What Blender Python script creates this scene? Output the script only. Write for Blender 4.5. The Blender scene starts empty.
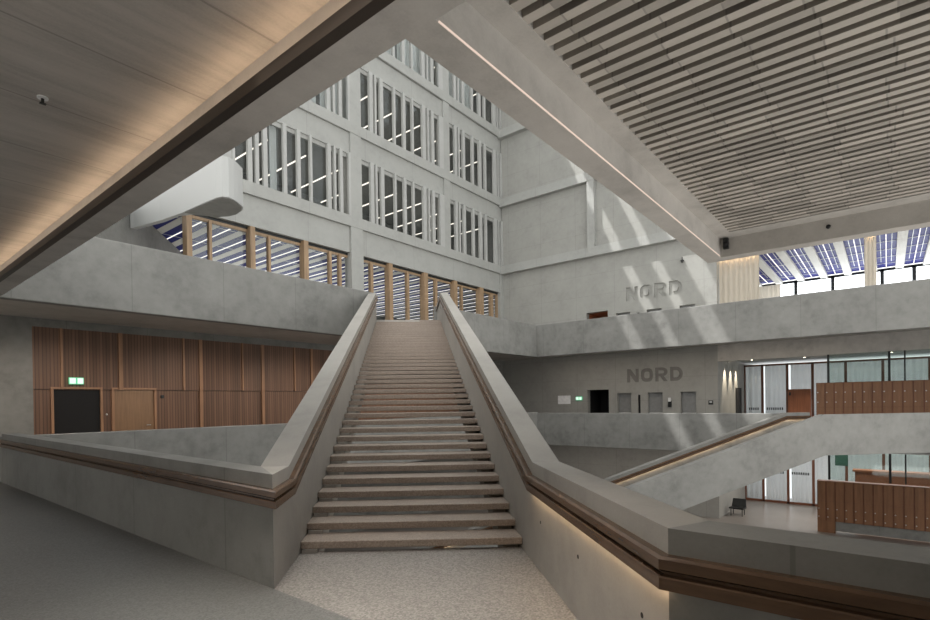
import bpy, bmesh, math, random
from mathutils import Vector, Matrix
random.seed(7)
S = bpy.context.scene
C = S.collection
R2 = math.sqrt(2.0)

# ------------------------------------------------------------------ helpers
class MB:
    """collects polygons in world coordinates; build() links ONE mesh object"""
    def __init__(s): s.v = []; s.f = []
    def add(s, vs, fs):
        n = len(s.v); s.v += [tuple(map(float, p)) for p in vs]
        s.f += [tuple(i + n for i in f) for f in fs]; return s
    def box(s, x0, x1, y0, y1, z0, z1):
        x0, x1 = min(x0, x1), max(x0, x1); y0, y1 = min(y0, y1), max(y0, y1); z0, z1 = min(z0, z1), max(z0, z1)
        return s.add([(x0,y0,z0),(x1,y0,z0),(x1,y1,z0),(x0,y1,z0),(x0,y0,z1),(x1,y0,z1),(x1,y1,z1),(x0,y1,z1)],
                     [(0,3,2,1),(4,5,6,7),(0,1,5,4),(1,2,6,5),(2,3,7,6),(3,0,4,7)])
    def prism(s, poly, z0, z1):
        """plan polygon (counter-clockwise) extruded from z0 to z1 (numbers, or lists per vertex)"""
        n = len(poly)
        a = z0 if hasattr(z0, '__len__') else [z0]*n; b = z1 if hasattr(z1, '__len__') else [z1]*n
        return s.add([(p[0],p[1],a[i]) for i,p in enumerate(poly)] + [(p[0],p[1],b[i]) for i,p in enumerate(poly)],
              [tuple(range(n-1,-1,-1)), tuple(range(n,2*n))] + [(i,(i+1)%n,n+(i+1)%n,n+i) for i in range(n)])
    def hexa(s, p):  # eight corners: bottom four, top four
        return s.add(p, [(0,3,2,1),(4,5,6,7),(0,1,5,4),(1,2,6,5),(2,3,7,6),(3,0,4,7)])
    def loft(s, rings, cap=True):
        k = len(rings[0]); fs = []
        for i in range(len(rings)-1):
            for j in range(k):
                fs.append((i*k+j, i*k+(j+1)%k, (i+1)*k+(j+1)%k, (i+1)*k+j))
        if cap: fs += [tuple(range(k-1,-1,-1)), tuple(range((len(rings)-1)*k, len(rings)*k))]
        return s.add([p for r in rings for p in r], fs)
    def tube(s, a, b, r, n=10):
        a = Vector(a); b = Vector(b); d = (b-a).normalized()
        u = d.orthogonal().normalized(); w = d.cross(u)
        rg = lambda c: [tuple(c + r*(math.cos(2*math.pi*i/n)*u + math.sin(2*math.pi*i/n)*w)) for i in range(n)]
        return s.loft([rg(a), rg(b)])
    def ball(s, c, r, n=8):
        rings = []
        for i in range(1, n):
            t = math.pi*i/n
            rings.append([(c[0]+r*math.sin(t)*math.cos(2*math.pi*j/n), c[1]+r*math.sin(t)*math.sin(2*math.pi*j/n), c[2]-r*math.cos(t)) for j in range(n)])
        return s.loft(rings)
    def build(s, name, mat, parent=None, bevel=0.0, smooth=False):
        me = bpy.data.meshes.new(name)
        vs = s.v
        xs, ys, zs = zip(*vs)
        if parent is None: o0 = Vector(((min(xs)+max(xs))/2, (min(ys)+max(ys))/2, min(zs)))
        else:
            o0 = Vector(); p = parent
            while p: o0 += p.location; p = p.parent
        me.from_pydata([tuple(Vector(p)-o0) for p in vs], [], s.f)
        bm = bmesh.new(); bm.from_mesh(me); bmesh.ops.recalc_face_normals(bm, faces=bm.faces); bm.to_mesh(me); bm.free()
        o = bpy.data.objects.new(name, me); C.objects.link(o)
        if parent is None: o.location = o0
        else: o.parent = parent
        me.materials.append(mat)
        if bevel:
            m = o.modifiers.new('soft_edges', 'BEVEL'); m.width = bevel; m.segments = 2; m.limit_method = 'ANGLE'; m.angle_limit = 0.6
        if smooth:
            for p in me.polygons: p.use_smooth = True
        return o

def tag(o, label, cat, group=None, kind=None):
    o['label'] = label; o['category'] = cat
    if group: o['group'] = group
    if kind: o['kind'] = kind
    return o
def struct(o, label, cat, group=None): return tag(o, label, cat, group, 'structure')
def thing(name, loc, label, cat, group=None, kind=None):
    o = bpy.data.objects.new(name, None); C.objects.link(o); o.location = loc; o.empty_display_size = .2
    return tag(o, label, cat, group, kind)
def dup(root, loc, label=None):
    r = root.copy(); C.objects.link(r); r.location = loc
    if label: r['label'] = label
    for ch in list(root.children):
        c = ch.copy(); C.objects.link(c); c.parent = r
        for g in list(ch.children):
            d = g.copy(); C.objects.link(d); d.parent = c
    return r
ORD = 'first second third fourth fifth sixth seventh eighth ninth tenth eleventh twelfth thirteenth fourteenth fifteenth sixteenth seventeenth eighteenth nineteenth twentieth twenty-first twenty-second twenty-third twenty-fourth twenty-fifth twenty-sixth twenty-seventh twenty-eighth twenty-ninth thirtieth'.split()

# ------------------------------------------------------------------ materials
def new_mat(name):
    m = bpy.data.materials.new(name); m.use_nodes = True
    nt = m.node_tree; b = nt.nodes['Principled BSDF']; return m, nt, b
def N(nt, t, **kw):
    n = nt.nodes.new(t)
    for k, v in kw.items(): setattr(n, k, v)
    return n
def math_node(nt, op, a, b=None, c=None):
    n = N(nt, 'ShaderNodeMath', operation=op)
    for i, x in enumerate((a, b, c)):
        if x is None: continue
        if isinstance(x, (int, float)): n.inputs[i].default_value = x
        else: nt.links.new(x, n.inputs[i])
    return n.outputs[0]
def noise(nt, vec, scale, detail=4, rough=.55):
    n = N(nt, 'ShaderNodeTexNoise'); n.inputs['Scale'].default_value = scale; n.inputs['Detail'].default_value = detail
    n.inputs['Roughness'].default_value = rough; nt.links.new(vec, n.inputs['Vector']); return n.outputs['Fac']
def ramp(nt, fac, stops):
    r = N(nt, 'ShaderNodeValToRGB'); e = r.color_ramp.elements
    while len(e) < len(stops): e.new(.5)
    for i, (p, c) in enumerate(stops): e[i].position = p; e[i].color = (*c, 1)
    nt.links.new(fac, r.inputs[0]); return r.outputs[0]
def mixc(nt, fac, a, b, mode='MIX'):
    m = N(nt, 'ShaderNodeMix', data_type='RGBA', blend_type=mode)
    for i, x in ((0, fac), (6, a), (7, b)):
        if isinstance(x, (int, float)): m.inputs[i].default_value = x
        elif isinstance(x, tuple): m.inputs[i].default_value = (*x, 1)
        else: nt.links.new(x, m.inputs[i])
    return m.outputs[2]
def mapping(nt, vec, scale, rot=(0,0,0)):
    m = N(nt, 'ShaderNodeMapping'); m.inputs['Scale'].default_value = scale; m.inputs['Rotation'].default_value = rot
    nt.links.new(vec, m.inputs['Vector']); return m.outputs[0]

def concrete(name, col, seam=2.6, off=.37, stretch=(1,1,1), var=.16, rough=.62, seam_dark=.33, hseam=None, horiz=False):
    m, nt, b = new_mat(name)
    g = N(nt, 'ShaderNodeNewGeometry'); P = g.outputs['Position']
    pv = mapping(nt, P, stretch)
    big = noise(nt, pv, .7, 6, .62); mid = noise(nt, pv, 4.0, 5, .6); fine = noise(nt, P, 45, 3)
    f = math_node(nt, 'ADD', math_node(nt, 'MULTIPLY', big, .55), math_node(nt, 'ADD', math_node(nt, 'MULTIPLY', mid, .33), math_node(nt, 'MULTIPLY', fine, .12)))
    lo = tuple(c*(1-var*1.5) for c in col); hi = tuple(min(1, c*(1+var)) for c in col)
    c = ramp(nt, f, [(.32, lo), (.5, col), (.7, hi)])
    # darker blotches of cement skin
    bl = noise(nt, mapping(nt, P, tuple(s*1.0 for s in stretch)), 2.2, 8, .7)
    c = mixc(nt, math_node(nt, 'MULTIPLY', math_node(nt, 'GREATER_THAN', bl, .62), .10), c, tuple(x*.45 for x in col))
    # formwork joints along the horizontal run of the wall
    sp = N(nt, 'ShaderNodeSeparateXYZ'); nt.links.new(P, sp.inputs[0])
    sn = N(nt, 'ShaderNodeSeparateXYZ'); nt.links.new(g.outputs['True Normal'], sn.inputs[0])
    ax = math_node(nt, 'ABSOLUTE', sn.outputs[0]); ay = math_node(nt, 'ABSOLUTE', sn.outputs[1]); az = math_node(nt, 'ABSOLUTE', sn.outputs[2])
    u = math_node(nt, 'ADD', math_node(nt, 'MULTIPLY', sp.outputs[0], ay), math_node(nt, 'MULTIPLY', sp.outputs[1], ax))
    if horiz:
        u = sp.outputs[1]; az = N(nt, 'ShaderNodeValue').outputs[0]; az.default_value = 0
    if seam:
        fr = math_node(nt, 'FRACT', math_node(nt, 'ADD', math_node(nt, 'DIVIDE', u, seam), off))
        ln = math_node(nt, 'LESS_THAN', math_node(nt, 'ABSOLUTE', math_node(nt, 'SUBTRACT', fr, .5)), .011/seam)
        ln = math_node(nt, 'MULTIPLY', ln, math_node(nt, 'LESS_THAN', az, .5))
        if hseam:
            fz = math_node(nt, 'FRACT', math_node(nt, 'ADD', math_node(nt, 'DIVIDE', sp.outputs[2], hseam), .3))
            lz = math_node(nt, 'LESS_THAN', math_node(nt, 'ABSOLUTE', math_node(nt, 'SUBTRACT', fz, .5)), .008/hseam)
            ln = math_node(nt, 'MAXIMUM', ln, math_node(nt, 'MULTIPLY', lz, math_node(nt, 'LESS_THAN', az, .5)))
        c = mixc(nt, math_node(nt, 'MULTIPLY', ln, seam_dark), c, tuple(x*.3 for x in col))
    nt.links.new(c, b.inputs['Base Color'])
    rr = math_node(nt, 'ADD', math_node(nt, 'MULTIPLY', mid, .3), rough-.15); nt.links.new(rr, b.inputs['Roughness'])
    bp = N(nt, 'ShaderNodeBump'); bp.inputs['Strength'].default_value = .12; bp.inputs['Distance'].default_value = .02
    nt.links.new(math_node(nt, 'ADD', mid, math_node(nt, 'MULTIPLY', fine, .4)), bp.inputs['Height']); nt.links.new(bp.outputs[0], b.inputs['Normal'])
    return m
def terrazzo(name, col, speck=.35, rough=.4, scale=55):
    m, nt, b = new_mat(name)
    P = N(nt, 'ShaderNodeNewGeometry').outputs['Position']
    v = N(nt, 'ShaderNodeTexVoronoi'); v.inputs['Scale'].default_value = scale; nt.links.new(P, v.inputs['Vector'])
    bw = N(nt, 'ShaderNodeSeparateColor'); nt.links.new(v.outputs['Color'], bw.inputs[0])
    c = ramp(nt, bw.outputs[0], [(0, tuple(x*(1-speck) for x in col)), (.5, col), (1, tuple(min(1, x*(1+speck)) for x in col))])
    n = noise(nt, P, .8, 4)
    c = mixc(nt, .35, c, ramp(nt, n, [(.3, tuple(x*.8 for x in col)), (.7, tuple(x*1.15 for x in col))]))
    nt.links.new(c, b.inputs['Base Color']); b.inputs['Roughness'].default_value = rough
    return m
def wood(name, col, axis='z', rough=.5, grain=14, var=.3):
    m, nt, b = new_mat(name)
    P = N(nt, 'ShaderNodeNewGeometry').outputs['Position']
    s = {'z': (grain, grain, .8), 'x': (.8, grain, grain), 'y': (grain, .8, grain), 'd': (3, 3, grain)}[axis]
    n = noise(nt, mapping(nt, P, s), 1.0, 5, .6); n2 = noise(nt, P, .9, 3)
    f = math_node(nt, 'ADD', math_node(nt, 'MULTIPLY', n, .7), math_node(nt, 'MULTIPLY', n2, .3))
    c = ramp(nt, f, [(.3, tuple(x*(1-var) for x in col)), (.5, col), (.72, tuple(min(1, x*(1+var)) for x in col))])
    nt.links.new(c, b.inputs['Base Color']); b.inputs['Roughness'].default_value = rough
    return m
def ribbed_wood(name, col, pitch=.11):
    """vertical tongue boards: the grooves between boards are drawn as darker colour only"""
    m, nt, b = new_mat(name)
    P = N(nt, 'ShaderNodeNewGeometry').outputs['Position']
    sp = N(nt, 'ShaderNodeSeparateXYZ'); nt.links.new(P, sp.inputs[0])
    u = math_node(nt, 'DIVIDE', sp.outputs[0], pitch); fr = math_node(nt, 'FRACT', u); idx = math_node(nt, 'FLOOR', u)
    wn = N(nt, 'ShaderNodeTexWhiteNoise', noise_dimensions='1D'); nt.links.new(idx, wn.inputs['W'])
    n = noise(nt, mapping(nt, P, (10, 10, .7)), 1.0, 4)
    f = math_node(nt, 'ADD', math_node(nt, 'MULTIPLY', n, .5), math_node(nt, 'MULTIPLY', wn.outputs[0], .5))
    c = ramp(nt, f, [(.2, tuple(x*.68 for x in col)), (.8, tuple(x*1.25 for x in col))])
    gap = math_node(nt, 'LESS_THAN', fr, .3)
    c = mixc(nt, math_node(nt, 'MULTIPLY', gap, .6), c, tuple(x*.3 for x in col))
    nt.links.new(c, b.inputs['Base Color']); b.inputs['Roughness'].default_value = .55
    return m
def plain(name, col, rough=.5, metal=0.0, spec=None):
    m, nt, b = new_mat(name)
    P = N(nt, 'ShaderNodeNewGeometry').outputs['Position']
    n = noise(nt, P, 6, 4)
    nt.links.new(ramp(nt, n, [(.3, tuple(x*.9 for x in col)), (.7, tuple(min(1, x*1.08) for x in col))]), b.inputs['Base Color'])
    b.inputs['Roughness'].default_value = rough; b.inputs['Metallic'].default_value = metal
    return m
def emit(name, col, s):
    m, nt, b = new_mat(name); b.inputs['Base Color'].default_value = (*[x*.5 for x in col], 1)
    b.inputs['Emission Color'].default_value = (*col, 1); b.inputs['Emission Strength'].default_value = s; return m
def glass(name, tint=(.9,.95,.94), clear=.88):
    m = bpy.data.materials.new(name); m.use_nodes = True; nt = m.node_tree; nt.nodes.clear()
    o = N(nt, 'ShaderNodeOutputMaterial'); t = N(nt, 'ShaderNodeBsdfTransparent'); g = N(nt, 'ShaderNodeBsdfGlossy'); mx = N(nt, 'ShaderNodeMixShader')
    t.inputs[0].default_value = (*tint, 1); g.inputs['Roughness'].default_value = .03; g.inputs[0].default_value = (.9,.95,.97,1)
    lw = N(nt, 'ShaderNodeLayerWeight'); lw.inputs[0].default_value = .5; fr = math_node(nt, 'POWER', lw.outputs['Facing'], 4.0)
    nt.links.new(math_node(nt, 'ADD', math_node(nt, 'MULTIPLY', fr, .6), .04), mx.inputs[0]); nt.links.new(t.outputs[0], mx.inputs[1]); nt.links.new(g.outputs[0], mx.inputs[2]); nt.links.new(mx.outputs[0], o.inputs[0])
    return m
def curtain_mat(name, col, trans=.4):
    m, nt, b = new_mat(name)
    b.inputs['Base Color'].default_value = (*col, 1); b.inputs['Roughness'].default_value = .9
    out = nt.nodes['Material Output']; tl = N(nt, 'ShaderNodeBsdfTranslucent'); tl.inputs[0].default_value = (*col, 1); mx = N(nt, 'ShaderNodeMixShader'); mx.inputs[0].default_value = trans
    nt.links.new(b.outputs[0], mx.inputs[1]); nt.links.new(tl.outputs[0], mx.inputs[2]); nt.links.new(mx.outputs[0], out.inputs[0])
    return m

CON = concrete('concrete_grey', (.222,.222,.21), var=.26)
CON_FAC = concrete('concrete_facade', (.365,.37,.355), seam=3.8, var=.10, seam_dark=.35)
CON_NORD = concrete('concrete_wall_grey', (.335,.335,.315), seam=2.75, off=.47, var=.11, hseam=1.42, seam_dark=.3)
CON_BEAM = concrete('concrete_beam', (.50,.48,.45), seam=0, var=.2)
CON_STAIR = concrete('concrete_stair_flank', (.34,.325,.30), seam=0, var=.16)
CON_TOP = CON
CON_CEIL = concrete('concrete_ceiling_boarded', (.44,.415,.385), seam=1.25, stretch=(.35,2.6,1), var=.22, horiz=True, seam_dark=.45)
CON_FIN = concrete('concrete_fin', (.42,.425,.415), seam=0, var=.07)
FLOOR = terrazzo('terrazzo_floor_dark', (.155,.157,.155), .4, .38, 70)
FLOOR_L = terrazzo('terrazzo_landing_light', (.27,.255,.24), .5, .5, 62)
TREAD = terrazzo('terrazzo_tread', (.36,.30,.255), .3, .5, 70)
FLOOR_LOW = terrazzo('polished_floor_warm', (.27,.245,.225), .12, .3, 40)
W_RAIL = wood('wood_handrail_oak', (.105,.062,.036), 'd', .24, 22)
W_WALL = ribbed_wood('wood_boards_brown', (.185,.10,.062), .105)
W_BAT = wood('wood_batten', (.33,.18,.10), 'z', .5)
W_POST = wood('wood_post_light', (.33,.225,.135), 'z', .5)
W_DOOR = wood('wood_door', (.24,.14,.075), 'z', .45)
W_DOORR = wood('wood_door_red', (.33,.12,.055), 'z', .4)
W_LOCK = wood('wood_locker', (.235,.115,.058), 'z', .45, 10, .25)
W_FRAME = wood('wood_frame_dark', (.17,.065,.035), 'z', .45)
W_DARK = wood('wood_rail_dark', (.035,.026,.02), 'y', .4)
def slat_mat(name, col):
    m, nt, b = new_mat(name)
    P = N(nt, 'ShaderNodeNewGeometry').outputs['Position']; sp = N(nt, 'ShaderNodeSeparateXYZ'); nt.links.new(P, sp.inputs[0])
    idx = math_node(nt, 'FLOOR', math_node(nt, 'DIVIDE', math_node(nt, 'ADD', sp.outputs[0], .03), .168))
    w = N(nt, 'ShaderNodeTexWhiteNoise', noise_dimensions='1D'); nt.links.new(idx, w.inputs['W'])
    u = math_node(nt, 'ADD', math_node(nt, 'DIVIDE', sp.outputs[1], .5), math_node(nt, 'MULTIPLY', w.outputs[0], .35))
    cv = N(nt, 'ShaderNodeCombineXYZ'); nt.links.new(idx, cv.inputs[0]); nt.links.new(math_node(nt, 'FLOOR', u), cv.inputs[1])
    w2 = N(nt, 'ShaderNodeTexWhiteNoise', noise_dimensions='2D'); nt.links.new(cv.outputs[0], w2.inputs['Vector'])
    n = noise(nt, mapping(nt, P, (9, 1.2, 9)), 1.0, 5)
    f = math_node(nt, 'ADD', math_node(nt, 'MULTIPLY', w2.outputs[0], .55), math_node(nt, 'MULTIPLY', n, .45))
    c = ramp(nt, f, [(.15, tuple(x*.72 for x in col)), (.85, tuple(x*1.3 for x in col))])
    ln = math_node(nt, 'LESS_THAN', math_node(nt, 'FRACT', u), .03)
    c = mixc(nt, math_node(nt, 'MULTIPLY', ln, .5), c, tuple(x*.35 for x in col))
    nt.links.new(c, b.inputs['Base Color']); b.inputs['Roughness'].default_value = .75
    return m
SLAT = slat_mat('slat_grey', (.43,.40,.36))
SLATGAP = plain('slat_void_dark', (.045,.042,.038), .9)
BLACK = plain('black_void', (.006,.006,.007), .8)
DARKM = plain('dark_metal', (.025,.028,.028), .4, .3)
STEEL = plain('brushed_steel', (.55,.56,.56), .4, .5)
STEEL_D = plain('brushed_steel_dark', (.27,.275,.275), .4, .3)
WHITE = plain('white_paint', (.72,.74,.75), .5)
PALE = emit('white_render', (0,0,0), 0); PALE.node_tree.nodes['Principled BSDF'].inputs[0].default_value = (.46,.47,.465,1); PALE.node_tree.nodes['Principled BSDF'].inputs['Roughness'].default_value = .7
PAPER = plain('white_paper', (.90,.91,.94), .7)
BLUE = plain('blue_ceiling_panel', (.008,.011,.16), .5)
BLUE_D = plain('blue_ceiling_panel_dark', (.03,.035,.16), .7)
for m_ in (BLUE, BLUE_D): m_.node_tree.nodes['Principled BSDF'].inputs['Specular IOR Level'].default_value = .1
RIB = concrete('concrete_rib', (.55,.55,.52), seam=0, var=.08)
INT = plain('office_grey', (.16,.165,.16), .8)
INT_C = plain('office_ceiling_grey', (.22,.225,.22), .8)
GLASS = glass('window_glass', (.94,.95,.945), .86)
GLASS_G = glass('balustrade_glass_green', (.83,.89,.87), .84)
CURT = curtain_mat('curtain_cream', (.56,.51,.43), .2)
CURT_W = curtain_mat('curtain_white', (.74,.74,.74), .4)
CURT_G = curtain_mat('curtain_grey', (.62,.66,.67), .4)
LED_W = emit('led_warm', (1.0,.70,.42), 7.0)
LED_C = emit('led_cove_amber', (1.0,.72,.48), 3.6)
LED_P = emit('led_slot_pinkish', (1.0,.80,.68), .22)
LAMP = emit('lamp_white', (1.0,.93,.82), .55)
LAMP_B = emit('lamp_line_white', (1.0,.96,.9), .45)
SKYR = emit('daylight_beyond_curtain', (.93,.97,1.0), .5)
SPOT = emit('downlight_lens', (1.0,.86,.65), 6.0)
EXITM = emit('exit_sign_green', (.10,.62,.30), .3)
EXITW = emit('exit_sign_white', (.80,1.0,.88), .33)
SKYM = emit('bright_sky_beyond_glass', (.93,.97,1.0), 1.5)
GREEN = plain('green_print', (.02,.07,.05), .6)
ORANGE = plain('brown_upholstery', (.26,.10,.05), .7)

# ------------------------------------------------------------------ camera
cam = bpy.data.objects.new('camera', bpy.data.cameras.new('camera')); C.objects.link(cam); S.camera = cam
RM = [[0.6289509746307395, -0.7773157023416712, -0.014176403074031353], [-0.014096379695311814, 0.0068295701556627, -0.999877316999928], [0.777317157658654, 0.6290736489987189, -0.0066618724776231104]]
M = Matrix.Identity(4)
for i in range(3):
    M[i][0] = RM[0][i]; M[i][1] = -RM[1][i]; M[i][2] = -RM[2][i]
M[2][3] = 1.77
cam.matrix_world = M
cam.data.sensor_width = 36; cam.data.lens = 522.025/930*36; cam.data.shift_y = 95.5/930; cam.data.clip_end = 300; cam.data.clip_start = .05

# ------------------------------------------------------------------ levels and plan lines
Z1 = 5.22                       # upper floor
XA, YB, XN, YF = 2.72, 16.4, 32.8, 22.6
ZB = 4.42                       # underside of the upper parapet beams
HW = 1.87                       # half width of the stair times sqrt 2
def L(s): return ((s*R2-HW)/2, (s*R2+HW)/2)
def Rr(s): return ((s*R2+HW)/2, (s*R2-HW)/2)

def sweep(path, normals, profile, frm=0, to=None):
    """profile points (offset along inward normal, z above path); returns MB of path pieces frm..to"""
    rings = []
    n = len(path)
    for i, p in enumerate(path):
        a = Vector(normals[max(i-1, 0)]); b = Vector(normals[min(i, n-2)])
        m = (a+b)/(1+a.dot(b))
        rings.append([(p[0]+m.x*o, p[1]+m.y*o, p[2]+dz) for o, dz in profile])
    to = n-1 if to is None else to
    return MB().loft(rings[frm:to+1])
RAIL_UP = [(0,-.135),(.05,-.135),(.068,-.148),(.068,-.2),(.05,-.213),(.028,-.215),(.028,-.232),(.06,-.236),(.066,-.245),(.066,-.305),(.056,-.305),(.054,-.29),(0,-.29)]
LEDP = [(.026,-.2905),(.052,-.2905),(.052,-.2915),(.026,-.2915)]
def wall_prof(top, bot, th): return [(0,bot),(0,top),(-th,top),(-th,bot)]

def set_parent_mb(mb, name, mat, parent, **k): return mb.build(name, mat, parent, **k)

# ------------------------------------------------------------------ floors and slabs
fl = MB().box(-12, XA, -12, 30, -.45, 0)
struct(fl.build('floor', FLOOR), 'dark grey terrazzo floor of the near landing', 'floor')
s1 = (2*XA+HW)/R2; s2 = (2*XA-HW)/R2
land = MB().prism([L(s1), Rr(s2), Rr(6.25), L(6.45)], -.3, -.002)
struct(land.build('floor_landing', FLOOR_L), 'lighter speckled terrazzo landing at the foot of the big stair', 'floor')
ring = MB().box(XA+.02, 27.5, YB+.3, 22.6, -.45, 0).box(27.5, 43, -12, 22.6, -.45, 0)
ring.prism([(27.5,-1.6),(27.5,2.5),(25.9,4.1),(23.8,2.0)], -.45, 0)
struct(ring.build('floor_gallery', FLOOR), 'grey floor of the gallery on the far sides of the void', 'floor')
lwl = MB().box(-2, 33.2, YF, YF+.3, -5.5, -.45).box(-2.3, -2, -14, YF+.3, -5.5, -.45)
struct(lwl.build('wall_lower', CON), 'plain concrete walls of the lower storey seen through the open treads', 'wall')
low = MB().box(-2, 45, -14, 26, -5.5, -5.22)
struct(low.build('floor_lower', FLOOR_LOW), 'polished warm grey floor one storey below', 'floor')
up = MB().box(-12, 2.42, -12, YF+.2, 4.95, Z1).box(2.42, 10.7, -12, 2.42, 5.0, Z1)
up.box(2.42, 33.0, YB+.3, YF+.2, 4.85, Z1).box(27.5, 33.0, -12, YB+.3, 4.85, Z1)
up.prism([(14.53,16.7),(14.53,16.4),(16.45,14.5),(18.37,16.4),(18.37,16.7)], 4.85, Z1)
up.box(8.9, 46, YF+.2, 37.6, 4.9, Z1).box(33.0, 43.2, -12, 7.64, 4.3, Z1)
struct(up.build('floor_upper', CON_BEAM), 'grey concrete slab of the upper floor around the void', 'floor')
bk = MB().box(-12.3, -12, -12, 15, 0, 4.76).box(-12, XA, -12.3, -12, 0, 4.76)
struct(bk.build('wall_behind', CON), 'concrete walls of the landing hall behind the viewpoint', 'wall')
# near ceiling
nc = MB().box(-12, 2.42, -12, YF, 4.76, 4.95)
struct(nc.build('ceiling_near', CON_CEIL), 'boarded concrete ceiling above the near landing, washed by amber light', 'ceiling')
rc = MB().box(33.1, 43, -12, 7.64, 4.2, 4.3)
struct(rc.build('ceiling_recess', PALE), 'pale ceiling with spotlights above the glazed recess on the right', 'ceiling')
rcl = MB().box(27.53, 43, -12, 7.64, -.6, -.45)
struct(rcl.build('ceiling_lower', PALE), 'pale ceiling of the lower storey above the wooden lockers', 'ceiling')

# ------------------------------------------------------------------ upper parapet beams
def beam(name, mb, label): return struct(mb.build(name, CON_BEAM), label, 'beam')
beam('beam', MB().box(2.42, XA, -12, YB-.01, ZB, 6.32), 'long concrete edge beam overhead crossing the upper left of the photo')
br = MB().box(XA, 11.0, 2.42, 2.71, ZB, 6.32)
b_r = beam('beam', br, 'concrete edge beam overhead with a thin light line, beside the slatted ceiling')
bf = MB().box(10.7, 11.0, -12, 2.42, ZB, 6.32)
beam('beam', bf, 'concrete end beam closing the slatted ceiling above the curtains')
led = MB().box(2.75, 10.6, 2.405, 2.419, ZB+.002, ZB+.009)
o = led.build('linear_lamp', LED_P); tag(o, 'thin pinkish light line along the edge beam beside the slatted ceiling', 'lamp')
# amber cove along the near beam: dark rail with a light strip on it
cv = thing('cove_lamp', (2.37, 2.45, 4.42), 'long dark rail with hidden amber light strip along the overhead left beam', 'lamp')
MB().box(2.325, 2.419, -11.9, 22.3, ZB, ZB+.02).box(2.325, 2.337, -11.9, 22.3, ZB+.02, ZB+.11).build('rail', W_DARK, cv)
MB().box(2.36, 2.40, -11.8, 22.2, ZB+.085, ZB+.092).build('light_strip', LED_C, cv)

# slatted ceiling
sc = thing('slatted_ceiling', (6.5, -3, 4.76), 'grey slatted ceiling with dark gaps above the right of the photo', 'ceiling')
fr = MB().box(2.42, 10.7, 2.2, 2.419, 4.76, 4.99).box(10.35, 10.7, -12, 2.2, 4.76, 4.99).box(2.42, 2.75, -12, 2.2, 4.76, 4.99)
fr.build('border', CON_BEAM, sc)
MB().box(2.75, 10.35, -12, 2.2, 4.94, 4.99).build('backing', SLATGAP, sc)
x = 10.35-.045; k = 0
while x-.105 > 2.75:
    MB().box(x-.092, x, -12, 2.2, 4.765, 4.90).build('slat', SLAT, sc); x -= .168; k += 1

# ------------------------------------------------------------------ the big stair
st = thing('staircase', (3.7, 4.0, 0), 'big concrete staircase with open brown treads rising from the near landing to the upper floor', 'staircase')
def tread_pts(sl, sr, depth, z0, z1):
    a, b = L(sl), Rr(sr); c, d = Rr(sr+depth), L(sl+depth)
    return [(*a,z0),(*b,z0),(*c,z0),(*d,z0),(*a,z1),(*b,z1),(*c,z1),(*d,z1)]
SLn = lambda n: 6.385+(n-1)*.398
SRn = lambda n: 6.177+(n-1)*.4023
for n in range(1, 41):
    z = n*.1305
    MB().hexa(tread_pts(SLn(n), SRn(n), .44, z-.088, z)).build('tread', TREAD, st, bevel=.010)
def carriage(off0, off1):
    mb = MB()
    def q(s, o):  # point at offset o from centre line
        return ((s*R2+o*R2)/2, (s*R2-o*R2)/2)
    rings = []
    for n in range(1, 41):
        s = (SLn(n)+SRn(n))/2+.03
        z = n*.1305-.088
        for ss, zz in ((s, z-.15 if n > 1 else -.02), (s, z), (s+.36, z)):
            pass
        a, b = q(s+.03, off0), q(s+.03, off1); c, d = q(s+.43, off1), q(s+.43, off0)
        mb.hexa([(*a,z-.30),(*b,z-.30),(*c,z-.17),(*d,z-.17),(*a,z),(*b,z),(*c,z),(*d,z)])
    return mb
for o0, o1 in ((-1.30,-1.12),(1.12,1.30)): carriage(o0, o1).build('carriage', CON_STAIR, st)
TIES = [(4.661,2.791,.517),(3.807,1.937,.517),(2.986,1.116,.517)]   # formwork tie holes in the right flank
# flanks with handrails
nL = (-1/R2*-1, -1/R2)   # inward for left flank: (+,-)
nR = (-1/R2, 1/R2)
kL, kR, tL, tR = 5.855, 5.60, 21.83, 21.64
pathL = [(XA, YB, 1.17), (*L(s1), 1.1), (*L(kL), 1.1), (*L(tL), 6.32), (*L((2*16.4-HW)/R2+.02), 6.32)]
nmL = [(-1,0), (1/R2,-1/R2), (1/R2,-1/R2), (1/R2,-1/R2)]
sRe = (2*16.4+HW)/R2
pathR = [(XA+.04, -12, 1.1), (*Rr(s2+.04*R2), 1.1), (*Rr(kR), 1.1), (*Rr(tR), 6.32), (*Rr(sRe), 6.32)]
nmR = [(-1,0), nR, nR, nR]
DEP = -1.85
pf = wall_prof(0, DEP, .30)
if True:
    sweep(pathL, nmL, pf, 1, 4).build('flank_wall', CON_STAIR, st)
    sweep(pathR, nmR, pf, 1, 4).build('flank_wall', CON_STAIR, st)
    for path, nm in ((pathL, nmL), (pathR, nmR)):
        h = sweep(path, nm, RAIL_UP, 1, 4).build('handrail', W_RAIL, st)
    sweep(pathR, nmR, LEDP, 1, 2).build('light_strip', LED_W, st)
for (hx, hy, hz) in TIES: MB().tube((hx-.0015, hy+.0015, hz), (hx+.004, hy-.004, hz), .017, 14).build('tie_hole', BLACK, st)
nl = thing('parapet', (XA+.15, 9, -.85), 'long low concrete parapet with wooden handrail on the near left edge', 'parapet')
sweep(pathL, nmL, pf, 0, 1).build('wall_body', CON, nl)
sweep(pathL, nmL, RAIL_UP, 0, 1).build('handrail', W_RAIL, nl)
nr = thing('parapet', (XA+.15, -6, -.85), 'dark concrete parapet with wide wooden handrail at the lower right corner', 'parapet')
sweep(pathR, nmR, pf, 0, 1).build('wall_body', CON, nr)
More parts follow.
